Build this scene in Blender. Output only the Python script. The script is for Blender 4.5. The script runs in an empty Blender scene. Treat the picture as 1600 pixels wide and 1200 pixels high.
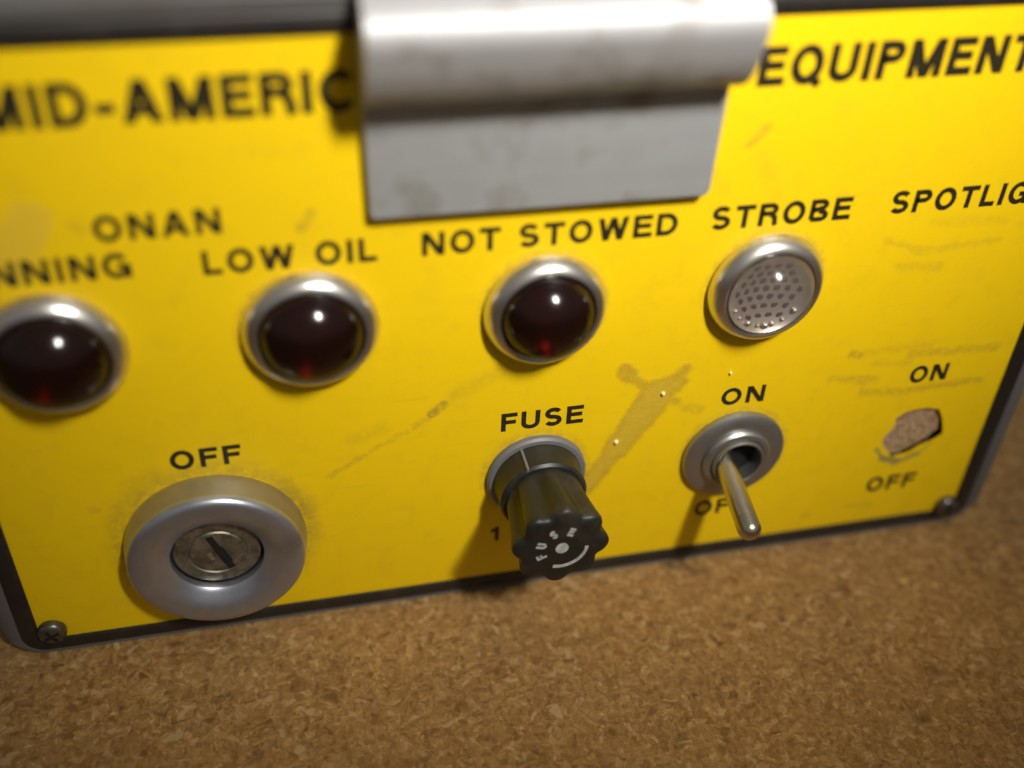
import bpy, bmesh, math, random
from mathutils import Matrix, Vector
from mathutils.geometry import delaunay_2d_cdt
random.seed(4)
PI = math.pi
MM = 0.001
scene = bpy.context.scene
col = scene.collection

# ------------------------------------------------------------------ camera
cam_d = bpy.data.cameras.new('camera')
cam = bpy.data.objects.new('camera', cam_d); col.objects.link(cam)
cam_d.sensor_width = 36.0
cam_d.lens = 1698.0 / 1600.0 * 36.0
cam_d.clip_start = 0.005; cam_d.clip_end = 20.0
cx = Vector((0.97452, -0.22116, 0.03725)); cy = Vector((0.10756, 0.60662, 0.78768)); cz = cx.cross(cy)
m = Matrix((cx, cy, cz)).transposed().to_4x4()
m.translation = Vector((-37.98, -140.35, 160.30)) * MM
cam.matrix_world = m
cam_d.dof.use_dof = True
cam_d.dof.focus_distance = 0.190
cam_d.dof.aperture_fstop = 5.2
cam_d.dof.aperture_blades = 0
scene.camera = cam

# ------------------------------------------------------------------ room light
world = bpy.data.worlds.new('World'); scene.world = world; world.use_nodes = True
wn = world.node_tree; wn.nodes.clear()
wo = wn.nodes.new('ShaderNodeOutputWorld'); bg = wn.nodes.new('ShaderNodeBackground')
tc = wn.nodes.new('ShaderNodeTexCoord'); sep = wn.nodes.new('ShaderNodeSeparateXYZ')
ramp = wn.nodes.new('ShaderNodeValToRGB')
ramp.color_ramp.elements[0].position = 0.42; ramp.color_ramp.elements[0].color = (0.10, 0.08, 0.065, 1)
ramp.color_ramp.elements[1].position = 0.62; ramp.color_ramp.elements[1].color = (0.64, 0.60, 0.56, 1)
mr = wn.nodes.new('ShaderNodeMapRange'); mr.inputs['From Min'].default_value = -1
wn.links.new(tc.outputs['Generated'], sep.inputs[0]); wn.links.new(sep.outputs['Z'], mr.inputs['Value'])
wn.links.new(mr.outputs[0], ramp.inputs[0]); wn.links.new(ramp.outputs[0], bg.inputs['Color'])
bg.inputs['Strength'].default_value = 0.25
wn.links.new(bg.outputs[0], wo.inputs['Surface'])

def lamp(name, pos, target, energy, sx, sy, spread, color):
    l = bpy.data.lights.new(name, 'AREA'); o = bpy.data.objects.new(name, l); col.objects.link(o)
    p = Vector(pos) * MM; t = Vector(target) * MM
    o.location = p; o.rotation_euler = (p - t).to_track_quat('Z', 'Y').to_euler()
    l.shape = 'ELLIPSE'; l.size = sx; l.size_y = sy; l.spread = math.radians(spread); l.energy = energy; l.color = color
    return o
lamp('desk_lamp', (150, -395, 600), (40, 0, 214), 0.47, 0.052, 0.150, 29.0, (1.0, 0.955, 0.88))

scene.view_settings.view_transform = 'Standard'
scene.view_settings.look = 'None'
scene.view_settings.exposure = 0.0
scene.view_settings.gamma = 1.0
scene.cycles.max_bounces = 8
scene.cycles.transparent_max_bounces = 12

# ------------------------------------------------------------------ node helpers
def mat(name):
    mt = bpy.data.materials.new(name); mt.use_nodes = True
    nt = mt.node_tree; b = nt.nodes['Principled BSDF']
    return mt, nt, b
def N(nt, t, **kw):
    n = nt.nodes.new(t)
    for k, v in kw.items():
        if k.startswith('i_'):
            n.inputs[k[2:].replace('_', ' ')].default_value = v
        else: setattr(n, k, v)
    return n
def math_n(nt, op, a, b=None, clamp=False):
    n = nt.nodes.new('ShaderNodeMath'); n.operation = op; n.use_clamp = clamp
    for i, v in enumerate((a, b)):
        if v is None: continue
        if isinstance(v, (int, float)): n.inputs[i].default_value = v
        else: nt.links.new(v, n.inputs[i])
    return n.outputs[0]
def mix_rgb(nt, fac, a, b):
    n = nt.nodes.new('ShaderNodeMix'); n.data_type = 'RGBA'
    def s(sock, v):
        if isinstance(v, (int, float)): sock.default_value = v
        elif isinstance(v, tuple): sock.default_value = (*v, 1) if len(v) == 3 else v
        else: nt.links.new(v, sock)
    s(n.inputs[0], fac); s(n.inputs[6], a); s(n.inputs[7], b)
    return n.outputs[2]
def noise(nt, vec, scale, detail=3, rough=0.55):
    n = N(nt, 'ShaderNodeTexNoise'); n.inputs['Scale'].default_value = scale
    n.inputs['Detail'].default_value = detail; n.inputs['Roughness'].default_value = rough
    nt.links.new(vec, n.inputs['Vector']); return n
def ramp_n(nt, fac, *els):
    n = N(nt, 'ShaderNodeValToRGB')
    while len(n.color_ramp.elements) < len(els): n.color_ramp.elements.new(0.5)
    for e, (p, c) in zip(n.color_ramp.elements, els):
        e.position = p; e.color = (*c, 1) if isinstance(c, tuple) else (c, c, c, 1)
    nt.links.new(fac, n.inputs[0]); return n.outputs[0]
def bump(nt, b, height, strength, dist):
    n = N(nt, 'ShaderNodeBump'); n.inputs['Strength'].default_value = strength; n.inputs['Distance'].default_value = dist
    nt.links.new(height, n.inputs['Height']); nt.links.new(n.outputs[0], b.inputs['Normal'])

# ------------------------------------------------------------------ materials
def metal(name, color, rough, metallic=1.0, var=0.12, scale=400, stretch=(1, 1, 1), bstr=0.15, dirt=None, hard=False):
    mt, nt, b = mat(name)
    t = N(nt, 'ShaderNodeTexCoord'); mp = N(nt, 'ShaderNodeMapping'); mp.inputs['Scale'].default_value = stretch
    nt.links.new(t.outputs['Object'], mp.inputs[0])
    n1 = noise(nt, mp.outputs[0], scale, 5, 0.6)
    n2 = noise(nt, t.outputs['Object'], scale * 0.25, 3)
    c1 = tuple(max(0, c * (1 - var)) for c in color); c2 = tuple(min(1, c * (1 + var)) for c in color)
    c = mix_rgb(nt, ramp_n(nt, n1.outputs['Fac'], (0.38, 0.0), (0.62, 1.0)) if hard else n1.outputs['Fac'], c1, c2)
    if dirt:
        f = ramp_n(nt, n2.outputs['Fac'], (0.52, 0.0), (0.75, 1.0))
        c = mix_rgb(nt, math_n(nt, 'MULTIPLY', f, dirt[1]), c, dirt[0])
    nt.links.new(c, b.inputs['Base Color'])
    r = N(nt, 'ShaderNodeMapRange'); r.inputs['To Min'].default_value = rough - 0.07; r.inputs['To Max'].default_value = rough + 0.1
    nt.links.new(n2.outputs['Fac'], r.inputs['Value']); nt.links.new(r.outputs[0], b.inputs['Roughness'])
    b.inputs['Metallic'].default_value = metallic
    bump(nt, b, n1.outputs['Fac'], bstr, 0.0001)
    return mt

M_ALU = metal('brushed_aluminium', (0.57, 0.60, 0.61), 0.45, 0.7, 0.07, 420, (0.06, 1, 1), 0.12, ((0.26, 0.24, 0.17), 0.7))
M_ALU_ROLL = metal('satin_aluminium', (0.45, 0.45, 0.46), 0.60, 0.5, 0.10, 420, (0.05, 1, 1), 0.18, ((0.22, 0.19, 0.14), 0.8))
M_CHROME = metal('satin_chrome', (0.66, 0.64, 0.60), 0.29, 0.97, 0.05, 300, (1, 1, 1), 0.05, ((0.25, 0.22, 0.15), 0.4))
M_LOCK = metal('worn_steel', (0.45, 0.475, 0.54), 0.34, 0.86, 0.16, 420, (1, 1, 1), 0.14, ((0.20, 0.18, 0.14), 0.6))
M_LOCKSIDE = metal('tarnished_steel', (0.42, 0.40, 0.34), 0.42, 0.9, 0.15, 300, (1, 1, 1), 0.08, ((0.2, 0.17, 0.1), 0.5))
M_PLUG = metal('tarnished_brass', (0.28, 0.26, 0.21), 0.5, 0.9, 0.35, 500, (1, 1, 1), 0.35, ((0.08, 0.07, 0.045), 0.7), True)
M_NUT = metal('grey_zinc', (0.34, 0.34, 0.33), 0.42, 0.9, 0.1, 350, (1, 1, 1), 0.1, ((0.2, 0.18, 0.13), 0.4))
M_LEVER = metal('nickel_lever', (0.56, 0.51, 0.40), 0.28, 1.0, 0.05, 300, (1, 1, 1), 0.05)
M_FRAME = metal('grey_case_metal', (0.11, 0.105, 0.10), 0.7, 0.1, 0.1, 300, (1, 1, 1), 0.1, ((0.08, 0.07, 0.06), 0.6))
M_SCREW = metal('blackened_screw', (0.16, 0.15, 0.135), 0.34, 0.9, 0.25, 900, (1, 1, 1), 0.3, ((0.35, 0.30, 0.2), 0.5))
M_BLACK = metal('black_plate', (0.016, 0.013, 0.011), 0.45, 0.0, 0.3, 400, (1, 1, 1), 0.2, ((0.04, 0.032, 0.025), 0.6))
M_DARK = metal('cavity_shade', (0.004, 0.0035, 0.003), 0.9, 0.0, 0.1)  # near-black colour stands in for shade in holes, slots and recesses
M_FUSE = metal('black_fuse_plastic', (0.014, 0.014, 0.012), 0.42, 0.0, 0.2, 500, (1, 1, 1), 0.15, ((0.075, 0.07, 0.05), 0.5))
M_FUSEWASH = metal('grey_rubber_washer', (0.15, 0.15, 0.155), 0.5, 0.1, 0.1, 400)
M_MARK = metal('pale_marking', (0.42, 0.44, 0.42), 0.6, 0.0, 0.25, 1500, hard=True)
M_INK = metal('black_ink', (0.020, 0.015, 0.006), 0.45, 0.0, 0.3, 700)

# chipboard
def make_board_mat():
    mt, nt, b = mat('chipboard')
    t = N(nt, 'ShaderNodeTexCoord'); o = t.outputs['Object']
    w = noise(nt, o, 260, 2)
    off = N(nt, 'ShaderNodeVectorMath', operation='SCALE'); nt.links.new(w.outputs['Color'], off.inputs[0]); off.inputs['Scale'].default_value = 0.004
    ad = N(nt, 'ShaderNodeVectorMath', operation='ADD'); nt.links.new(o, ad.inputs[0]); nt.links.new(off.outputs[0], ad.inputs[1])
    def chips(scale, rot, st):
        mp = N(nt, 'ShaderNodeMapping'); mp.inputs['Scale'].default_value = st; mp.inputs['Rotation'].default_value = (0, 0, rot)
        nt.links.new(ad.outputs[0], mp.inputs[0])
        v = N(nt, 'ShaderNodeTexVoronoi'); v.inputs['Scale'].default_value = scale; nt.links.new(mp.outputs[0], v.inputs['Vector'])
        s = N(nt, 'ShaderNodeSeparateColor'); nt.links.new(v.outputs['Color'], s.inputs[0]); return s.outputs[0], v.outputs['Distance']
    c1, d1 = chips(1250, 0.5, (1, 0.55, 1)); c2, d2 = chips(1050, -0.9, (0.5, 1, 1)); c3, d3 = chips(2200, 0.2, (1, 1, 1))
    big = noise(nt, o, 22, 4)
    fine = noise(nt, o, 1500, 4, 0.7)
    soft = noise(nt, o, 620, 3, 0.6)
    mixc = math_n(nt, 'ADD', math_n(nt, 'MULTIPLY', c1, 0.40), math_n(nt, 'MULTIPLY', c2, 0.36))
    mixc = math_n(nt, 'ADD', mixc, math_n(nt, 'MULTIPLY', c3, 0.24))
    mixc = math_n(nt, 'ADD', math_n(nt, 'MULTIPLY', mixc, 0.46), math_n(nt, 'MULTIPLY', math_n(nt, 'ADD', fine.outputs['Fac'], soft.outputs['Fac']), 0.27))
    c = ramp_n(nt, mixc, (0.22, (0.165, 0.080, 0.022)), (0.38, (0.259, 0.138, 0.042)), (0.50, (0.347, 0.194, 0.064)), (0.62, (0.440, 0.262, 0.094)), (0.78, (0.660, 0.454, 0.210)))
    c = mix_rgb(nt, math_n(nt, 'MULTIPLY', ramp_n(nt, big.outputs['Fac'], (0.4, 0.0), (0.7, 1.0)), 0.25), c, (0.19, 0.11, 0.055))
    sp = noise(nt, o, 170, 1, 0.3)
    fl = noise(nt, ad.outputs[0], 420, 1, 0.4)
    c = mix_rgb(nt, math_n(nt, 'MULTIPLY', ramp_n(nt, fl.outputs['Fac'], (0.66, 0.0), (0.74, 1.0)), 0.55), c, (0.58, 0.41, 0.21))
    dk = noise(nt, ad.outputs[0], 470, 1, 0.4)
    c = mix_rgb(nt, math_n(nt, 'MULTIPLY', ramp_n(nt, dk.outputs['Fac'], (0.66, 0.0), (0.75, 1.0)), 0.6), c, (0.12, 0.055, 0.02))
    c = mix_rgb(nt, math_n(nt, 'MULTIPLY', ramp_n(nt, sp.outputs['Fac'], (0.72, 0.0), (0.80, 1.0)), 0.5), c, (0.075, 0.035, 0.016))
    nt.links.new(c, b.inputs['Base Color']); b.inputs['Roughness'].default_value = 0.75
    b.inputs['Specular IOR Level'].default_value = 0.25
    bump(nt, b, mixc, 0.55, 0.0004)
    return mt
M_BOARD = make_board_mat()

# yellow overlay, worn: marks are strokes laid in the sheet's own millimetres
def make_yellow():
    mt, nt, b = mat('yellow_overlay')
    t = N(nt, 'ShaderNodeTexCoord')
    mmv = N(nt, 'ShaderNodeVectorMath', operation='SCALE'); mmv.inputs['Scale'].default_value = 1000.0
    nt.links.new(t.outputs['Object'], mmv.inputs[0])
    w = noise(nt, mmv.outputs[0], 0.45, 4, 0.65)
    cen = N(nt, 'ShaderNodeVectorMath', operation='SUBTRACT'); nt.links.new(w.outputs['Color'], cen.inputs[0]); cen.inputs[1].default_value = (.5, .5, .5)
    sc = N(nt, 'ShaderNodeVectorMath', operation='SCALE'); sc.inputs['Scale'].default_value = 2.2; nt.links.new(cen.outputs[0], sc.inputs[0])
    p = N(nt, 'ShaderNodeVectorMath', operation='ADD'); nt.links.new(mmv.outputs[0], p.inputs[0]); nt.links.new(sc.outputs[0], p.inputs[1])
    s = N(nt, 'ShaderNodeSeparateXYZ'); nt.links.new(p.outputs[0], s.inputs[0])
    PX, PZ = s.outputs['X'], s.outputs['Z']
    def seg(x0, z0, x1, z1, wd, soft, st):
        dx, dz = x1 - x0, z1 - z0; L2 = dx * dx + dz * dz + 1e-6
        ax = math_n(nt, 'SUBTRACT', PX, x0); az = math_n(nt, 'SUBTRACT', PZ, z0)
        u = math_n(nt, 'ADD', math_n(nt, 'MULTIPLY', ax, dx / L2), math_n(nt, 'MULTIPLY', az, dz / L2), clamp=True)
        ex = math_n(nt, 'SUBTRACT', ax, math_n(nt, 'MULTIPLY', u, dx)); ez = math_n(nt, 'SUBTRACT', az, math_n(nt, 'MULTIPLY', u, dz))
        d = math_n(nt, 'SQRT', math_n(nt, 'ADD', math_n(nt, 'MULTIPLY', ex, ex), math_n(nt, 'MULTIPLY', ez, ez)))
        r = N(nt, 'ShaderNodeMapRange', interpolation_type='SMOOTHSTEP')
        r.inputs['From Min'].default_value = wd + soft; r.inputs['From Max'].default_value = max(0.0, wd - soft * 0.3)
        r.inputs['To Max'].default_value = st
        nt.links.new(d, r.inputs['Value']); return r.outputs[0]
    def union(lst):
        a = lst[0]
        for q in lst[1:]: a = math_n(nt, 'MAXIMUM', a, q)
        return a
    patch = noise(nt, mmv.outputs[0], 0.9, 3, 0.6)
    glue = union([seg(18.4, 47.4, 19.0, 46.4, 1.35, 1.0, 1), seg(19.6, 45.6, 22.5, 43.6, .55, 1.0, 1), seg(23.5, 42.0, 27.8, 43.6, 2.0, 1.1, 1), seg(27.5, 44.0, 29.6, 46.4, .8, 1.1, 1), seg(26.5, 40.0, 28.9, 39.4, .5, 1.1, .8),
                  seg(25.0, 41.5, 22.0, 36.0, 3.0, 1.0, 1), seg(22.0, 36.0, 18.5, 29.5, 2.4, 1.0, 1), seg(18.5, 29.5, 13.0, 20.5, 1.7, 1.1, 1)])
    glue_core = union([seg(24.5, 41.8, 27.0, 43.0, 1.0, 1.1, 1), seg(25.0, 41.0, 22.0, 36.0, 2.2, 1.1, 1), seg(22.0, 36.0, 18.5, 29.5, 1.6, 1.1, 1), seg(18.5, 29.5, 13.5, 21.5, .9, 1.1, 1)])
    gl_n = noise(nt, mmv.outputs[0], 0.5, 4, 0.7)
    glue = math_n(nt, 'MULTIPLY', glue, ramp_n(nt, gl_n.outputs['Fac'], (0.34, 0.70), (0.62, 1.0)))
    dirt = union([
        seg(-13.6, 44.4, -15.4, 42.9, .7, .6, .8), seg(-15.4, 42.6, -18.6, 40.3, .35, .7, .35), seg(-20, 39.2, -26.0, 36.2, .3, .7, .30), seg(-27, 35.4, -33.4, 31.4, .3, .5, .38), seg(-12, 46, -4, 50, .9, 1.6, .22),
        seg(-29, 39, -24, 40.5, .8, 1.4, .22),
        seg(61.6, 45.6, 63.2, 45.2, .6, .8, .6), seg(63, 45.4, 78, 45.8, .25, 1.2, .24), seg(74, 43.9, 92, 43.4, .6, .9, .42), seg(67, 42.6, 74, 41.8, .4, 1, .22),
        seg(58.8, 40.3, 68, 38.7, .5, 1.0, .36), seg(66.0, 36.0, 76, 35.0, .45, 1.0, .42), seg(76, 35.2, 91, 35.8, .5, .8, .48), seg(66, 38.6, 66, 36.4, .3, .8, .3),
        seg(33.7, 88.6, 36.4, 91.6, .4, .5, .62), seg(36, 87, 40, 79, .8, 1.6, .13), seg(29, 84, 31, 81, .6, 1, .14),
        seg(-34.3, 80.2, -32.6, 83.0, .45, .6, .5), seg(-65, 83.5, -64.2, 82.5, .5, .8, .3),
        seg(62.5, 69.2, 70.5, 66.0, .35, .9, .3), seg(70, 66.4, 84, 67.4, .35, 1.0, .24), seg(66, 63.8, 74, 62.8, .5, 1.2, .26), seg(70, 72, 84, 71.3, .4, 1.2, .18),
        seg(-41.5, 30.5, -37.5, 24, .9, 2.0, .5), seg(-37.6, 26.5, -37.5, 18, .5, 2.2, .34), seg(-66, 35, -62.5, 36.5, .8, 1.8, .22), seg(-70.5, 27.5, -66, 34, .4, 2.0, .2),
        seg(-72.5, 30.4, -71.8, 30.2, .5, .9, .35), seg(-2.3, 33.6, -1.7, 33.2, .6, 1.6, .22),
        seg(30.6, 37.4, 33.5, 36.6, .7, 1.0, .34), seg(61, 4.3, 62, 4.2, .4, .6, .4), seg(70, 5.5, 76, 5.0, .3, 1, .2)])
    # ring left by the missing switch nut
    ring = union([seg(73.2, 20.6, 75.2, 17.9, .35, .35, .7), seg(75.2, 17.9, 78.8, 16.5, .7, .35, .8), seg(78.8, 16.5, 83.0, 17.9, .5, .35, .65), seg(83.0, 17.9, 85.2, 20.4, .2, .4, .5)])
    blot = seg(-74.5, 78.0, -70.5, 84.5, 2.5, 1.4, 1)
    big = noise(nt, mmv.outputs[0], 0.035, 3, 0.5); mid = noise(nt, mmv.outputs[0], 0.22, 4, 0.65); fine = noise(nt, mmv.outputs[0], 2.2, 3, 0.6)
    c = mix_rgb(nt, big.outputs['Fac'], (0.810, 0.535, 0.0020), (0.850, 0.580, 0.0030))
    c = mix_rgb(nt, math_n(nt, 'MULTIPLY', ramp_n(nt, mid.outputs['Fac'], (0.50, 0.0), (0.80, 1.0)), 0.30), c, (0.56, 0.37, 0.010))
    c = mix_rgb(nt, math_n(nt, 'MULTIPLY', ramp_n(nt, fine.outputs['Fac'], (0.66, 0.0), (0.80, 1.0)), 0.16), c, (0.40, 0.26, 0.02))
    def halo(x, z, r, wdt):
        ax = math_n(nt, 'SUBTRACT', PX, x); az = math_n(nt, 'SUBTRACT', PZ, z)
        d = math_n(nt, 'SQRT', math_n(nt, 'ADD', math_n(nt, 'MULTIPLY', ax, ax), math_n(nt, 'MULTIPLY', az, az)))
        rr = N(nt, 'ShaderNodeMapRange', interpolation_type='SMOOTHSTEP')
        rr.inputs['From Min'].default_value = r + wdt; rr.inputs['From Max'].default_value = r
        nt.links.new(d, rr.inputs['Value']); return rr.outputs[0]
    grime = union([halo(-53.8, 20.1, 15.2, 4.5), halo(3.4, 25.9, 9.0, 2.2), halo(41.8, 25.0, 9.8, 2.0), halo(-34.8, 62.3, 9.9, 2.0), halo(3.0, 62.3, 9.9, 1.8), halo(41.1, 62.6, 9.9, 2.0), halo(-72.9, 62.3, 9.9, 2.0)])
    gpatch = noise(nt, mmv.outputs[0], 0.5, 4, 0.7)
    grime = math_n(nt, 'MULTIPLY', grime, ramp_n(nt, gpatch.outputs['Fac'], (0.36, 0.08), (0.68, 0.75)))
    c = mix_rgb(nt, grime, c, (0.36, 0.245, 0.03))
    for rz, sd in ((0.5, 3.0), (-0.25, 11.0), (1.2, 23.0)):
        mp = N(nt, 'ShaderNodeMapping'); mp.inputs['Rotation'].default_value = (0, rz, 0); mp.inputs['Location'].default_value = (sd, sd, sd); mp.inputs['Scale'].default_value = (0.05, 1, 1.6)
        nt.links.new(mmv.outputs[0], mp.inputs[0]); sn = noise(nt, mp.outputs[0], 1.0, 2, 0.5)
        c = mix_rgb(nt, math_n(nt, 'MULTIPLY', ramp_n(nt, sn.outputs['Fac'], (0.70, 0.0), (0.76, 1.0)), 0.20), c, (0.45, 0.30, 0.02))
    grain = noise(nt, mmv.outputs[0], 5.0, 2, 0.7)
    c = mix_rgb(nt, math_n(nt, 'MULTIPLY', ramp_n(nt, grain.outputs['Fac'], (0.40, 0.0), (0.70, 1.0)), 0.14), c, (0.58, 0.36, 0.004))
    c = mix_rgb(nt, math_n(nt, 'MULTIPLY', blot, 0.45), c, (0.62, 0.42, 0.055))
    c = mix_rgb(nt, math_n(nt, 'MULTIPLY', glue, 0.72), c, (0.42, 0.27, 0.03))
    c = mix_rgb(nt, math_n(nt, 'MULTIPLY', glue_core, 0.35), c, (0.66, 0.46, 0.05))
    broken = math_n(nt, 'MULTIPLY', dirt, ramp_n(nt, patch.outputs['Fac'], (0.30, 0.25), (0.60, 1.0)))
    c = mix_rgb(nt, math_n(nt, 'MULTIPLY', broken, 0.8), c, (0.22, 0.15, 0.03))
    c = mix_rgb(nt, ring, c, (0.20, 0.19, 0.075))
    nt.links.new(c, b.inputs['Base Color'])
    r = math_n(nt, 'SUBTRACT', math_n(nt, 'ADD', 0.42, math_n(nt, 'MULTIPLY', mid.outputs['Fac'], 0.16)), math_n(nt, 'MULTIPLY', glue, 0.26))
    nt.links.new(r, b.inputs['Roughness']); b.inputs['Specular IOR Level'].default_value = 0.35
    h = math_n(nt, 'ADD', math_n(nt, 'MULTIPLY', glue, 0.8), math_n(nt, 'MULTIPLY', math_n(nt, 'MULTIPLY', glue, fine.outputs['Fac']), 1.0))
    h = math_n(nt, 'ADD', h, math_n(nt, 'MULTIPLY', fine.outputs['Fac'], 0.12))
    bump(nt, b, h, 0.45, 0.00012)
    return mt
M_YEL = make_yellow()

def lens_mat(name, tint, rough=0.09, body=None, bf=0.0):
    mt, nt, b = mat(name); nt.nodes.remove(b)
    out = nt.nodes['Material Output']
    tr = N(nt, 'ShaderNodeBsdfTransparent'); tr.inputs[0].default_value = (*tint, 1)
    gl = N(nt, 'ShaderNodeBsdfGlossy'); gl.inputs['Roughness'].default_value = rough; gl.inputs['Color'].default_value = (1, 1, 1, 1)
    fr = N(nt, 'ShaderNodeFresnel'); fr.inputs['IOR'].default_value = 1.45
    mx = N(nt, 'ShaderNodeMixShader')
    base = tr.outputs[0]
    if body:
        df = N(nt, 'ShaderNodeBsdfDiffuse'); df.inputs[0].default_value = (*body, 1)
        mb = N(nt, 'ShaderNodeMixShader'); mb.inputs[0].default_value = bf
        nt.links.new(tr.outputs[0], mb.inputs[1]); nt.links.new(df.outputs[0], mb.inputs[2]); base = mb.outputs[0]
    nt.links.new(math_n(nt, 'MINIMUM', fr.outputs[0], 0.085), mx.inputs[0]); nt.links.new(base, mx.inputs[1]); nt.links.new(gl.outputs[0], mx.inputs[2])
    nt.links.new(mx.outputs[0], out.inputs['Surface'])
    return mt
M_REDLENS = lens_mat('dark_red_lens', (0.085, 0.004, 0.003), 0.15, (0.060, 0.018, 0.014), 0.13)
M_CLEARLENS = lens_mat('clear_lens', (0.80, 0.77, 0.75), 0.14, (0.30, 0.27, 0.25), 0.08)
M_REFL = metal('red_glint_reflector', (0.42, 0.38, 0.34), 0.27, 1.0, 0.1, 900, (1, 1, 1), 0.4)
M_PRISM = metal('prismatic_insert', (0.66, 0.61, 0.57), 0.38, 0.75, 0.08, 900, (1, 1, 1), 0.2)
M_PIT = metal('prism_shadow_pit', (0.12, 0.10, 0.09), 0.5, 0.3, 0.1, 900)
M_CHIP = metal('torn_fibre', (0.36, 0.235, 0.125), 0.85, 0.0, 0.5, 1200, (1, 1, 1), 1.0, ((0.15, 0.085, 0.045), 0.8), True)
M_GLINT = metal('pale_glint_bead', (0.80, 0.68, 0.30), 0.22, 0.0, 0.05)

# ------------------------------------------------------------------ mesh helpers (all input in mm; d = distance out of the panel face)
def link(name, verts, faces, mt, parent=None, loc=(0, 0, 0), smooth=False, bevel=0, label=None, angle=0.6):
    me = bpy.data.meshes.new(name)
    me.from_pydata([tuple(c * MM for c in v) for v in verts], [], faces)
    bm = bmesh.new(); bm.from_mesh(me); bmesh.ops.recalc_face_normals(bm, faces=bm.faces)
    if smooth:
        for f in bm.faces: f.smooth = True
        for e in bm.edges:
            if len(e.link_faces) == 2 and e.calc_face_angle(0) > angle: e.smooth = False
    bm.to_mesh(me); bm.free()
    me.materials.append(mt)
    o = bpy.data.objects.new(name, me); col.objects.link(o)
    o.location = Vector(loc) * MM
    if parent is not None: o.parent = parent
    if bevel:
        b = o.modifiers.new('edge', 'BEVEL'); b.width = bevel * MM; b.segments = 2; b.limit_method = 'ANGLE'; b.angle_limit = 0.6
    if label: o['label'] = label
    return o
def lathe_data(profile, seg=64, rfun=None):
    """profile: list of (r, d). axis = panel normal (towards -Y)."""
    V, F = [], []
    idx = []
    for (r, d) in profile:
        if r < 1e-6: idx.append([len(V)]); V.append((0, -d, 0))
        else:
            row = []
            for k in range(seg):
                a = 2 * PI * k / seg
                rr = r if rfun is None else rfun(r, d, a)
                row.append(len(V)); V.append((rr * math.cos(a), -d, rr * math.sin(a)))
            idx.append(row)
    for A, B in zip(idx[:-1], idx[1:]):
        for k in range(seg):
            k2 = (k + 1) % seg
            a = (A[k], A[k2]) if len(A) > 1 else (A[0],)
            b = (B[k2], B[k]) if len(B) > 1 else (B[0],)
            f = a + b
            if len(f) >= 3: F.append(f)
    return V, F
def rrect(x0, z0, x1, z1, r, n=8):
    pts = []
    for (ccx, ccz, a0) in ((x1 - r, z1 - r, 0), (x0 + r, z1 - r, PI / 2), (x0 + r, z0 + r, PI), (x1 - r, z0 + r, 1.5 * PI)):
        for k in range(n + 1):
            a = a0 + PI / 2 * k / n; pts.append((ccx + r * math.cos(a), ccz + r * math.sin(a)))
    return pts
def ring_data(loops):
    """closed ring from a list of (loop2d, d) swept in order and closed back to the first."""
    V, F = [], []
    n = len(loops[0][0])
    for lp, d in loops:
        for (x, z) in lp: V.append((x, -d, z))
    m_ = len(loops)
    for i in range(m_):
        j = (i + 1) % m_
        for k in range(n):
            k2 = (k + 1) % n
            F.append((i * n + k, i * n + k2, j * n + k2, j * n + k))
    return V, F
def sheet_data(outer, holes, d0, d1):
    """flat sheet with holes between depths d0 (front) and d1 (back)."""
    pts = [Vector(p) for p in outer]; faces_in = [list(range(len(outer)))]
    for h in holes:
        b = len(pts); pts += [Vector(p) for p in h]; faces_in.append(list(range(b, b + len(h))))
    edges = []
    for f in faces_in:
        for a, c in zip(f, f[1:] + f[:1]): edges.append((a, c))
    vo, eo, fo, ov, oe, of = delaunay_2d_cdt(pts, edges, [], 0, 1e-6)
    def inside(p, poly):
        c = False
        for (x1, y1), (x2, y2) in zip(poly, poly[1:] + poly[:1]):
            if (y1 > p[1]) != (y2 > p[1]) and p[0] < (x2 - x1) * (p[1] - y1) / (y2 - y1) + x1: c = not c
        return c
    V = [(v[0], -d0, v[1]) for v in vo] + [(v[0], -d1, v[1]) for v in vo]; n = len(vo); F = []
    for f in fo:
        c = [sum(vo[i][k] for i in f) / len(f) for k in (0, 1)]
        if inside(c, outer) and not any(inside(c, h) for h in holes):
            F.append(tuple(f)); F.append(tuple(i + n for i in reversed(f)))
    for f in faces_in:
        for a, c in zip(f, f[1:] + f[:1]): F.append((a, c, c + n, a + n))
    return V, F
def cyl_between(p, q, r0, r1, seg=24, cap_round=0):
    p, q = Vector(p), Vector(q); ax = (q - p); L = ax.length; ax.normalize()
    u = ax.orthogonal().normalized(); v = ax.cross(u)
    prof = [(0, 0), (r0, 0), (r1, L)]
    if cap_round:
        for k in range(1, 9):
            a = PI / 2 * k / 8; prof.append((max(0, cap_round * math.cos(a)), L + cap_round * math.sin(a)))
    else: prof.append((0, L))
    V, F, rows = [], [], []
    for r, t in prof:
        c = p + ax * t
        if r < 1e-6: rows.append([len(V)]); V.append(tuple(c)); continue
        row = []
        for k in range(seg):
            a = 2 * PI * k / seg; row.append(len(V)); V.append(tuple(c + (u * math.cos(a) + v * math.sin(a)) * r))
        rows.append(row)
    for A, B in zip(rows[:-1], rows[1:]):
        for k in range(seg):
            k2 = (k + 1) % seg
            f = ((A[k], A[k2]) if len(A) > 1 else (A[0],)) + ((B[k2], B[k]) if len(B) > 1 else (B[0],))
            F.append(f)
    return V, F
def merge(parts):
    V, F = [], []
    for v, f in parts:
        b = len(V); V += list(v); F += [tuple(i + b for i in q) for q in f]
    return V, F
def empty(name, loc, parent=None):
    o = bpy.data.objects.new(name, None); col.objects.link(o); o.location = Vector(loc) * MM
    o.empty_display_size = 0.01
    if parent is not None: o.parent = parent
    return o

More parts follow.
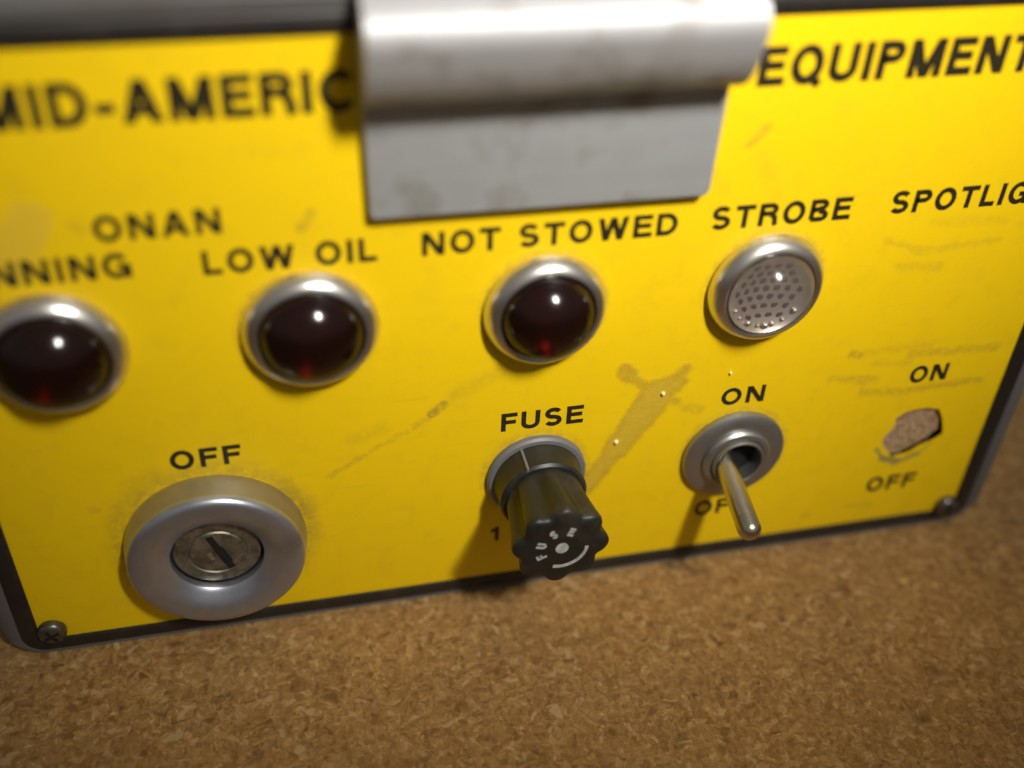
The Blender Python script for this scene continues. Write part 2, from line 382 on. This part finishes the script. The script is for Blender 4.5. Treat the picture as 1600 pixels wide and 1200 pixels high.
# ------------------------------------------------------------------ stroke lettering (grotesque capitals)
def arc(cx_, cz_, rx, rz, a0, a1, n=12):
    return [(cx_ + rx * math.cos(math.radians(a0 + (a1 - a0) * k / n)), cz_ + rz * math.sin(math.radians(a0 + (a1 - a0) * k / n))) for k in range(n + 1)]
def glyph(ch, w):
    h = w / 2
    H = 1 - h
    if ch == ' ': return 0.30, []
    if ch == 'I' : return w, [[(h, 0), (h, 1)]]
    if ch == '1': return 0.42, [[(0.42 - h, 0), (0.42 - h, 1)], [(0.02, 0.72), (0.42 - h, 0.86)]]
    if ch == '-': return 0.36, [[(0, 0.37), (0.36, 0.37)]]
    if ch == 'L': return 0.56, [[(h, 1), (h, h), (0.56, h)]]
    if ch == 'E': return 0.64, [[(0.64, H), (h, H), (h, h), (0.65, h)], [(h, 0.52), (0.60, 0.52)]]
    if ch == 'F': return 0.60, [[(0.60, H), (h, H), (h, 0)], [(h, 0.50), (0.55, 0.50)]]
    if ch == 'T': return 0.66, [[(0, H), (0.66, H)], [(0.33, 0), (0.33, H)]]
    if ch == 'N': return 0.74, [[(h, 0), (h, 1)], [(0.74 - h, 0), (0.74 - h, 1)], ('q', h * 1.15, 1, 0.74 - h * 1.15, 0)]
    if ch == 'H': return 0.74, [[(h, 0), (h, 1)], [(0.74 - h, 0), (0.74 - h, 1)], [(h, 0.52), (0.74 - h, 0.52)]]
    if ch == 'M': return 0.88, [[(h, 0), (h, 1)], [(0.88 - h, 0), (0.88 - h, 1)], ('q', h * 1.15, 1, 0.44, 0), ('q', 0.88 - h * 1.15, 1, 0.44, 0)]
    if ch == 'A': return 0.78, [('q', h * 1.05, 0, 0.39, 1), ('q', 0.78 - h * 1.05, 0, 0.39, 1), [(0.19, 0.30), (0.59, 0.30)]]
    if ch == 'W': return 1.04, [('q', h * 1.05, 1, 0.29, 0), ('q', 0.52, 1, 0.29, 0), ('q', 0.52, 1, 0.75, 0), ('q', 1.04 - h * 1.05, 1, 0.75, 0)]
    if ch == 'U': return 0.72, [[(h, 1), (h, 0.36)] + arc(0.36, 0.36, 0.36 - h, 0.36 - h, 180, 360)[1:] + [(0.72 - h, 1)]]
    if ch == 'O': return 0.80, [arc(0.40, 0.5, 0.40 - h, 0.515 - h, 90, 450, 28)]
    if ch == 'Q': return 0.80, [arc(0.40, 0.5, 0.40 - h, 0.515 - h, 90, 450, 28), [(0.46, 0.24), (0.76, -0.04)]]
    if ch == 'C': return 0.76, [arc(0.40, 0.5, 0.40 - h, 0.515 - h, 38, 322, 24)]
    if ch == 'G': return 0.80, [arc(0.40, 0.5, 0.40 - h, 0.515 - h, 40, 335, 24), [(0.42, 0.46), (0.80 - h, 0.46), (0.80 - h, 0.0)]]
    if ch == 'D': return 0.74, [[(0.34, H), (h, H), (h, h), (0.34, h)] + arc(0.34, 0.5, 0.40 - h, 0.5 - h, -90, 90, 16)[1:]]
    if ch == 'P': return 0.66, [[(h, 0), (h, H), (0.38, H)] + arc(0.38, 0.71, 0.28 - h, 0.29 - h, 90, -90, 10)[1:] + [(h, 0.42 + h)]]
    if ch == 'R': return 0.70, [[(h, 0), (h, H), (0.40, H)] + arc(0.40, 0.72, 0.28 - h, 0.28 - h, 90, -90, 10)[1:] + [(h, 0.44 + h)], [(0.42, 0.47), (0.52, 0.44), (0.58, 0.34), (0.60, 0.10), (0.64, 0)]]
    if ch == 'B': return 0.70, [[(h, h), (h, H), (0.40, H)] + arc(0.40, 0.745, 0.26 - h, 0.255 - h, 90, -90, 10)[1:] + [(h, 0.49 + h * .0)], [(0.40, 0.50)] + arc(0.42, 0.27, 0.28 - h, 0.27 - h, 90, -90, 10) + [(h, h)]]
    if ch == 'S':
        r = (1.03 - 2 * h) / 4
        return 0.68, [arc(0.34, 0.515 + r, 0.33 - h, r, 25, 262, 16) + arc(0.34, 0.515 - r, 0.34 - h, r, 82, -155, 16)]
    return 0.6, [[(h, 0), (h, 1)]]
def ribbon(pts, w, zoff, th):
    """polyline with mitred joins -> thin solid strip (x, z), at height zoff."""
    closed = (Vector(pts[0]) - Vector(pts[-1])).length < 1e-5
    P = [Vector(p) for p in (pts[:-1] if closed else pts)]; n = len(P); L, R = [], []
    for i in range(n):
        a = P[i - 1] if (i > 0 or closed) else None; c = P[(i + 1) % n] if (i < n - 1 or closed) else None
        d1 = (P[i] - a).normalized() if a is not None else None; d2 = (c - P[i]).normalized() if c is not None else None
        if d1 is None: d1 = d2
        if d2 is None: d2 = d1
        n1 = Vector((-d1[1], d1[0])); n2 = Vector((-d2[1], d2[0])); mm_ = (n1 + n2)
        if mm_.length < 0.3: mm_ = n1
        mm_.normalize(); k = min(1.9, 1 / max(0.2, mm_.dot(n1)))
        L.append(P[i] + mm_ * k * w / 2); R.append(P[i] - mm_ * k * w / 2)
    V, F = [], []
    for l, r in zip(L, R):
        V += [(l[0], l[1], zoff), (r[0], r[1], zoff), (r[0], r[1], zoff - th), (l[0], l[1], zoff - th)]
    rng = range(n if closed else n - 1)
    for i in rng:
        j = (i + 1) % n
        for k in range(4): F.append((4 * i + k, 4 * j + k, 4 * j + (k + 1) % 4, 4 * i + (k + 1) % 4))
    if not closed: F.append((0, 1, 2, 3)); F.append((4 * n - 1, 4 * n - 2, 4 * n - 3, 4 * n - 4))
    return V, F
def text_data(txt, x0, x1, z0, height, weight=0.16, gap=0.135, d=0.05, th=0.05):
    adv = []; x = 0; gs = []
    for ch in txt:
        W, st = glyph(ch, weight); gs.append((x, st)); x += W + gap
    total = x - gap
    sx = (x1 - x0) / total
    V, F = [], []; k = 0
    for gx, st in gs:
        for s_ in st:
            k += 1
            zo = d + 0.004 * (k % 5)
            if s_[0] == 'q':
                _, ax_, az_, bx_, bz_ = s_
                hw = weight * height * 0.54 * math.hypot((bx_ - ax_) * sx, height) / height
                A, B = (x0 + (gx + ax_) * sx, z0 + az_ * height), (x0 + (gx + bx_) * sx, z0 + bz_ * height)
                q4 = [(A[0] - hw, A[1]), (A[0] + hw, A[1]), (B[0] + hw, B[1]), (B[0] - hw, B[1])]
                v = [(q[0], q[1], zo) for q in q4] + [(q[0], q[1], zo - th) for q in q4]
                f = [(0, 1, 2, 3), (4, 5, 6, 7)] + [(i, (i + 1) % 4, 4 + (i + 1) % 4, 4 + i) for i in range(4)]
            else:
                pts = [(x0 + (gx + p[0]) * sx, z0 + p[1] * height) for p in s_]
                v, f = ribbon(pts, weight * height, zo, th)
            b = len(V); V += [(q[0], -q[2], q[1]) for q in v]; F += [tuple(i + b for i in q) for q in f]
    return V, F

# ------------------------------------------------------------------ the board it stands on
TZ = -3.2
def board():
    x0, x1, y0, y1 = -520, 620, -420, 620
    nx, ny = 60, 60
    V = [(x0, y0, TZ - 18), (x1, y0, TZ - 18), (x1, y1, TZ - 18), (x0, y1, TZ - 18), (x0, y0, TZ), (x1, y0, TZ), (x1, y1, TZ), (x0, y1, TZ)]
    F = [(0, 1, 2, 3), (4, 5, 6, 7), (0, 1, 5, 4), (1, 2, 6, 5), (2, 3, 7, 6), (3, 0, 4, 7)]
    o = link('chipboard_worktop', V, F, M_BOARD, bevel=0.8); o['kind'] = 'structure'
board()

# ------------------------------------------------------------------ the control panel
root = empty('control_panel', (4.6, 0, TZ))
root['label'] = 'grey framed control box with scuffed yellow face standing upright on brown chipboard'
root['category'] = 'control panel'
OX, OZ = 4.6, TZ      # parts are given in panel millimetres; subtract the root
def P(x, d, z): return (x - OX, -d, z - OZ)
def part(name, data, mt, loc=(0, 0, 0), parent=root, **kw):
    """mesh data centred on loc (panel mm: x, d, z)."""
    l = P(*loc) if parent is root else (loc[0], -loc[1], loc[2])
    return link(name, data[0], data[1], mt, parent, l, **kw)

OUT = (-93.4, -3.2, 102.8, 117.5)
n_ = 8
# case: grey shell reaching back
lo = rrect(*OUT, 7.5, n_); lo_b = rrect(OUT[0] + .9, OUT[1] + .0, OUT[2] - .9, OUT[3] - .9, 7.0, n_)
li = rrect(-90.1, -2.2, 99.3, 111.6, 4.2, n_); li_f = rrect(-90.4, -2.5, 99.6, 111.9, 4.5, n_)
V, F = ring_data([(lo, -70), (lo, -0.9), (lo_b, 0.15), (li_f, 0.15), (li, -0.1), (li, -70)])
part('case', (V, F), M_FRAME, smooth=True, angle=0.9)
V, F = sheet_data(rrect(-90.0, -2.1, 99.2, 111.5, 4.1, n_), [], -66, -68)
part('back_plate', (V, F), M_DARK)
# hole torn where the spotlight switch was
hole = [(75.3, 28.3), (76.9, 29.5), (79.0, 30.0), (81.6, 30.0), (84.3, 29.3), (85.6, 27.2), (86.6, 24.6), (87.2, 22.3), (85.8, 21.2), (82.8, 19.9), (80.9, 18.5), (78.6, 18.0),
        (77.0, 18.0), (76.2, 19.5), (74.6, 21.0), (73.9, 22.6), (74.1, 23.9), (75.3, 25.6), (75.6, 27.0)]
hc = (80.3, 24.2)
hole2 = [(hc[0] + (x - hc[0]) * 1.3, hc[1] + (z - hc[1]) * 1.3) for x, z in hole]
V, F = sheet_data(rrect(-90.0, -2.1, 99.2, 111.5, 4.1, n_), [hole2], -0.35, -1.9)
part('face_plate', (V, F), M_BLACK, bevel=0)
# black gasket standing a little proud of the sheet all round
g_o = rrect(-90.05, -2.15, 99.25, 111.55, 4.1, n_); g_i = rrect(-87.0, 0.55, 96.0, 108.6, 1.3, n_)
g_o2 = rrect(-89.7, -1.8, 98.9, 111.2, 3.8, n_); g_i2 = rrect(-87.5, 0.1, 96.5, 109.1, 1.6, n_)
V, F = ring_data([(g_o, -0.3), (g_o, 0.35), (g_o2, 0.6), (g_i2, 0.6), (g_i, 0.3), (g_i, -0.3)])
part('gasket', (V, F), M_BLACK, smooth=True, angle=0.9)
V, F = sheet_data(rrect(-87.3, 0.3, 96.3, 108.9, 1.3, n_), [hole], 0.0, -0.33)
sheet = part('yellow_sheet', (V, F), M_YEL, loc=(0, 0, 0), label='bright yellow printed sheet, scuffed and stained, with a torn hole at lower right')
# plug of fibre showing through the hole
chip_ = [(73.0, 23), (74.6, 20.4), (76.6, 19.0), (78.8, 19.3), (81.5, 20.8), (83.8, 22.2), (85.3, 24), (85.4, 26.5), (84.9, 29.6), (82, 31), (79, 31.2), (76, 30.8), (74.4, 29.0), (74.2, 26)]
random.seed(7)
chip = [(x + 0.7, z - 0.8) for x, z in chip_]
chip_d = []
for (a, b_) in zip(chip, chip[1:] + chip[:1]):
    for k in range(4):
        t = k / 4; chip_d.append((a[0] + (b_[0] - a[0]) * t + random.uniform(-.2, .2), a[1] + (b_[1] - a[1]) * t + random.uniform(-.2, .2)))
part('fibre_scrap', sheet_data(chip_d, [], -0.8, -2.6), M_CHIP, label='rough brown scrap showing through the torn hole')

# ---- lettering: black print on the sheet
def word(txt, x0, x1, z0, height, **kw):
    kw.setdefault('weight', 0.21)
    return part('lettering', text_data(txt, x0, x1, z0, height, **kw), M_INK)
word('MID-AMERICAN', -73.6, -13.7, 97.8, 6.0, weight=0.225, gap=0.115)
word('EQUIPMENT', 32.9, 78.8, 97.9, 6.0, weight=0.225, gap=0.115)
word('ONAN', -62.7, -45.3, 80.6, 4.0)
word('RUNNING', -86.2, -58.5, 74.6, 4.0)
word('LOW OIL', -48.9, -23.6, 73.8, 4.0)
word('NOT STOWED', -16.9, 24.0, 73.9, 4.0)
word('STROBE', 29.5, 53.8, 74.1, 4.1)
word('SPOTLIGHT', 60.9, 95.0, 74.3, 4.1)
word('FUSE', -3.5, 11.4, 36.9, 4.0)
word('OFF', -59.0, -47.5, 37.0, 4.0)
word('ON', 37.3, 46.0, 36.9, 3.8)
word('ON', 75.2, 83.2, 36.9, 3.9)
word('OFF', 73.5, 84.5, 8.9, 3.9)
word('OFF', 36.3, 47.3, 8.9, 3.9)
word('1', -4.6, -3.0, 9.8, 3.6)

# ---- indicator lights
def dome_profile(R, rim, d0, hgt, n=16):
    """spherical cap of base radius rim and height hgt sitting at d0"""
    Rs = (rim * rim + hgt * hgt) / (2 * hgt); c = d0 + hgt - Rs; a_max = math.asin(min(1, rim / Rs))
    if hgt > rim: a_max = PI - a_max
    return [(Rs * math.sin(a_max * (1 - k / n)), c + Rs * math.cos(a_max * (1 - k / n))) for k in range(n)] + [(0, c + Rs)]
bez_prof = [(9.9, 0.02), (10.2, 0.5), (10.15, 1.1), (9.8, 1.9), (9.3, 2.7), (8.7, 3.25), (8.2, 3.4), (7.85, 3.25), (7.75, 2.7), (7.75, -1.5)]
bezel_me = lathe_data(bez_prof, 72)
lens_me = lathe_data([(7.7, 1.0), (7.72, 3.0)] + dome_profile(0, 7.72, 3.1, 5.4), 64)
refl_me = lathe_data([(7.6, 3.2), (6.9, 2.4), (6.0, 1.55), (5.0, 0.7), (3.8, 0.1), (2.0, -0.4), (0, -0.5)], 72)  # added bowl, wall angled to throw a red glint low in the lens
cup_me = lathe_data([(7.3, -1.2), (7.3, -6), (0, -6)], 32)
def copy_tree(o, parent):
    c = o.copy(); col.objects.link(c); c.parent = parent
    for ch in list(o.children):
        if ch is not c: copy_tree(ch, c)
    return c
ind = empty('indicator_light', P(-71.7, 0, 62.9), root)
ind.scale = (1.04, 1.0, 1.03); ind['label'] = 'dark red indicator light in silver bezel under the word RUNNING'
link('bezel', *bezel_me, M_CHROME, ind, smooth=True)
link('lens', *lens_me, M_REDLENS, ind, smooth=True)
link('glint_reflector', *refl_me, M_REFL, ind, smooth=True)
for x, lab in ((-34.3, 'dark red indicator light in silver bezel under LOW OIL'), (3.0, 'dark red indicator light in silver bezel under NOT STOWED')):
    c = copy_tree(ind, root); c.location = Vector(P(x, 0, 62.8 if x < 0 else 62.3)) * MM; c['label'] = lab; c.scale = (1.04, 0.95, 1.02) if x < 0 else (1, 1, 1)
cl = empty('indicator_light', P(41.1, 0, 62.6), root)
cl['label'] = 'clear indicator light with honeycomb lens under STROBE'
link('bezel', *bezel_me, M_CHROME, cl, smooth=True)
link('lens', *lens_me, M_CLEARLENS, cl, smooth=True)
# honeycomb insert: bowl hollowed to shade its top and brighten its foot, with pits
parts_ = [lathe_data([(7.6 * math.cos(PI / 2 * k / 12), 3.3 - 2.3 * math.sin(PI / 2 * k / 12) ** 1.6) for k in range(12)] + [(0, 1.0)], 48)]
link('honeycomb_insert', *parts_[0], M_PRISM, cl, smooth=True)
pv, pf = [], []
Rs = (7.55 ** 2 + 2.4 ** 2) / 4.8
for i in range(-5, 6):
    for j in range(-5, 6):
        x = (i + 0.5 * (j % 2)) * 1.95; z = j * 1.68
        if x * x + z * z < 6.5 ** 2:
            dd = 3.3 - 2.3 * math.sin(math.acos(min(1, math.hypot(x, z) / 7.6))) ** 1.6 + 0.04
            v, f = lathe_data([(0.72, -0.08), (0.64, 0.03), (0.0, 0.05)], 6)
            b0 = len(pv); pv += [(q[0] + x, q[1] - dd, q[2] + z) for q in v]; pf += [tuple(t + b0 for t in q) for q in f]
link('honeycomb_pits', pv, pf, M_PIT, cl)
rv, rf = [], []
for k, (deg, sz) in enumerate(((206, .7), (222, .5), (241, 1.1), (259, .6), (271, 1.25), (283, .8), (300, .55), (322, .9))):
    a = math.radians(deg)
    v, f = lathe_data([(0.55 * sz, -0.4), (0.48 * sz, 0.15 * sz), (0.25 * sz, 0.32 * sz), (0, 0.38 * sz)], 6)
    b0 = len(rv); rv += [(q[0] + 6.4 * math.cos(a), q[1] - 2.9, q[2] + 6.4 * math.sin(a)) for q in v]; rf += [tuple(t + b0 for t in q) for q in f]
link('rim_glint_beads', rv, rf, M_CHROME, cl)  # chrome beads added along the lower rim to make sparkles

# ---- key switch
key = empty('key_switch', P(-53.8, 0, 19.6), root); key['label'] = 'round silver key switch with recessed keyhole below OFF'
link('housing', *lathe_data([(15.4, 0.02), (15.5, 0.8), (15.4, 1.8), (15.2, 2.9), (14.95, 4.4)], 96), M_LOCKSIDE, key, smooth=True)
link('ring', *lathe_data([(14.95, 4.4), (14.85, 5.2), (14.4, 5.75), (13.8, 5.98), (13.0, 6.05), (11.4, 6.0), (10.8, 5.85), (9.6, 5.2), (8.6, 4.5), (8.1, 4.15), (7.9, 3.9), (7.9, 2.6)], 96), M_LOCK, key, smooth=True)
link('recess', *lathe_data([(8.0, 2.4), (7.6, 2.3), (7.5, 1.4), (0, 1.3)], 48), M_DARK, key)
link('plug', *lathe_data([(7.5, 1.2), (7.5, 2.5), (7.2, 2.8), (5.2, 2.8), (5.0, 2.6), (4.7, 2.6), (4.5, 2.85), (0, 2.9)], 64), M_PLUG, key, smooth=True)
def box_rot(lx, lz, d0, d1, ang, cx_=0, cz_=0):
    V = []
    for d in (d0, d1):
        for sx, sz in ((-1, -1), (1, -1), (1, 1), (-1, 1)):
            x = sx * lx / 2; z = sz * lz / 2
            V.append((cx_ + x * math.cos(ang) - z * math.sin(ang), -d, cz_ + x * math.sin(ang) + z * math.cos(ang)))
    return V, [(0, 1, 2, 3), (4, 5, 6, 7), (0, 1, 5, 4), (1, 2, 6, 5), (2, 3, 7, 6), (3, 0, 4, 7)]
ka = math.radians(-69)
link('keyhole', *merge([box_rot(8.6, 1.2, 2.0, 2.94, ka, 0.5, -0.2), box_rot(4.0, 1.6, 2.0, 2.96, ka, 0.9, -0.9)]), M_DARK, key)  # raised black boxes painted as the shade inside the keyhole
link('keyhole_lip', *box_rot(1.8, 0.9, 2.4, 3.0, ka, -1.2, -0.9), M_CHROME, key, bevel=0.15)

# ---- fuse holder
fz = empty('fuse_holder', P(3.4, 0, 25.9), root); fz['label'] = 'black fluted fuse holder with white FUSE marking on its cap'
link('washer', *lathe_data([(9.2, 0.02), (9.2, 0.9), (8.8, 1.3), (7.4, 1.4), (7.3, 0)], 64), M_FUSEWASH, fz, smooth=True)
link('collar', *lathe_data([(8.1, 1.0), (8.1, 2.2), (7.9, 2.5), (7.9, 6.2), (7.5, 6.7), (6.6, 6.8)], 64), M_FUSE, fz, smooth=True)
link('collar_seam', *box_rot(0.5, 1.4, 1.3, 6.6, 0, -3.3, 6.9), M_FUSEWASH, fz, bevel=0.12)
def flute(r, d, a):
    t = 0.5 + 0.5 * math.cos(a * 8 + 0.5)
    k = min(1, max(0, (d - 6.9) / 1.5)) * min(1, r / 5.0)
    return r - k * 1.3 * (1 - t) ** 1.3
link('knob', *lathe_data([(6.9, 6.4), (7.0, 7.4), (7.25, 9), (7.6, 12), (8.15, 15.5), (8.55, 17.6), (8.5, 18.3), (8.1, 18.75), (6.8, 18.9), (5.6, 18.85), (0, 18.85)], 160, flute), M_FUSE, fz, smooth=True, angle=0.8)
def mark():
    ps = [lathe_data([(1.15, 18.8), (1.15, 18.95), (0, 18.98)], 24)]
    pts = arc(0, 0, 4.4, 4.4, 252, 356, 16)
    v, f = ribbon(pts, 0.62, 18.94, 0.1); ps.append(([(q[0], -q[2], q[1]) for q in v], f))
    for ch, ang in (('F', 203), ('U', 162), ('S', 116), ('E', 68)):
        W, st = glyph(ch, 0.24); a = math.radians(ang)
        er = Vector((math.cos(a), math.sin(a))); et = Vector((math.sin(a), -math.cos(a)))
        for i, s_ in enumerate(st):
            pts = [tuple(er * (2.9 + p_[1] * 1.8) + et * ((p_[0] - W / 2) * 1.7)) for p_ in s_]
            v, f = ribbon(pts, 0.42, 18.94 + 0.005 * i, 0.1); ps.append(([(q[0], -q[2], q[1]) for q in v], f))
    return merge(ps)
link('marking', *mark(), M_MARK, fz)

# ---- toggle switch
tg = empty('toggle_switch', P(41.8, 0, 25.0), root); tg['label'] = 'silver toggle switch flipped down between ON and OFF'
link('washer', *lathe_data([(9.9, 0.02), (10.1, 0.5), (9.9, 1.2), (9.2, 1.6), (7.9, 1.75), (6.4, 1.8), (6.3, 0.4)], 72), M_NUT, tg, smooth=True)
link('nut', *lathe_data([(6.7, 0.3), (6.7, 2.3), (6.3, 2.8), (5.6, 2.95), (5.2, 2.7), (5.0, 2.4)], 64), M_NUT, tg, smooth=True)
link('bushing', *lathe_data([(5.1, 0.1), (5.1, 3.3), (4.95, 3.6), (4.75, 3.65), (4.55, 3.5), (4.5, 0.5)], 64), M_NUT, tg, smooth=True)
base_p = Vector((-2.5, -0.6, 0.8)); tip_p = Vector((-1.9, -15.2, -4.9))
link('socket', *lathe_data([(4.55, 0.5), (4.5, 0.35), (0, 0.3)], 40), M_DARK, tg)  # black floor paints in the shade inside the bushing
link('lever', *cyl_between(base_p, tip_p, 1.9, 2.2, 28, 2.2), M_LEVER, tg, smooth=True)
link('lever_ball', *cyl_between(base_p - Vector((0, 0.1, 0)), base_p + (tip_p - base_p).normalized() * 2.0, 2.0, 1.8, 24), M_DARK, tg, smooth=True)

# ---- corner screws
def screw(x, z, rot, lab):
    s = empty('screw', P(x, 0, z), root); s.scale = (0.82, 0.9, 0.82); s['label'] = lab
    link('head', *lathe_data([(3.0, 0.2), (3.05, 1.1), (2.7, 1.7), (1.9, 2.1), (0, 2.3)], 32), M_SCREW, s, smooth=True)
    link('slot', *merge([box_rot(3.6, .6, 1.6, 2.36, rot), box_rot(.6, 3.6, 1.6, 2.37, rot)]), M_DARK, s)
screw(-84.6, 2.9, 0.5, 'screw with bright worn edge at the lower left corner')
screw(94.0, 2.0, 0.2, 'dark screw at the lower right corner')

# ---- aluminium catch over the top edge: rolled bead above a flat tongue
XL, XR = -24.9, 28.3
catch = empty('catch', P(0, 0, 98), root); catch['label'] = 'bare aluminium catch with rolled top and flat plate over the title'
def extrude_profile(prof, x0, x1):
    n = len(prof); V = [(x, -d, z) for x in (x0, x1) for d, z in prof]
    F = [tuple(range(n)), tuple(range(2 * n - 1, n - 1, -1))] + [(k, (k + 1) % n, n + (k + 1) % n, n + k) for k in range(n)]
    return V, F
ctrl = [(1.2, 99.4), (3.6, 99.9), (5.8, 101.0), (7.6, 102.7), (9.1, 105.3), (10.1, 108.0), (10.6, 110.3), (10.2, 112.3), (8.8, 113.8), (6.2, 114.9), (2.0, 115.9), (-4, 116.9), (-14, 118.2)]
prof = []
for k in range(len(ctrl) - 1):
    p0, p1, p2, p3 = (Vector(ctrl[max(0, min(len(ctrl) - 1, k + q))]) for q in (-1, 0, 1, 2))
    for q in range(5):
        t = q / 5
        v_ = 0.5 * ((2 * p1) + (p2 - p0) * t + (2 * p0 - 5 * p1 + 4 * p2 - p3) * t * t + (3 * p1 - p0 - 3 * p2 + p3) * t ** 3)
        prof.append((v_.x, v_.y))
prof += [(-14, 118.2), (-14, 117.7), (-3, 115.5), (1.1, 113.5)]
prof2 = [(d, z - 98) for d, z in prof]
link('rolled_bead', *extrude_profile(prof2, XL, XR), M_ALU_ROLL, catch, smooth=True, angle=0.7)
pl_ = [(XL + 1.0, 81.7 - 98), (XR - 1.4, 81.4 - 98), (XR - .7, 82.3 - 98), (XR - .2, 100.6 - 98), (XL, 100.6 - 98), (XL + .4, 82.4 - 98)]
link('tongue', *sheet_data(pl_, [], 1.9, 0.12), M_ALU, catch, bevel=0.3)

# ---- small pale beads added in place of white glints on the sheet
for x, z, r in ((25.9, 41.4, .42), (18.2, 31.2, .5), (38.2, 44.4, .3)):
    part('glint_bead', lathe_data([(r, 0.0), (r * .85, .3), (r * .45, .5), (0, .56)], 16), M_GLINT, loc=(x, 0.01, z), smooth=True)

print('objects', len(bpy.data.objects))
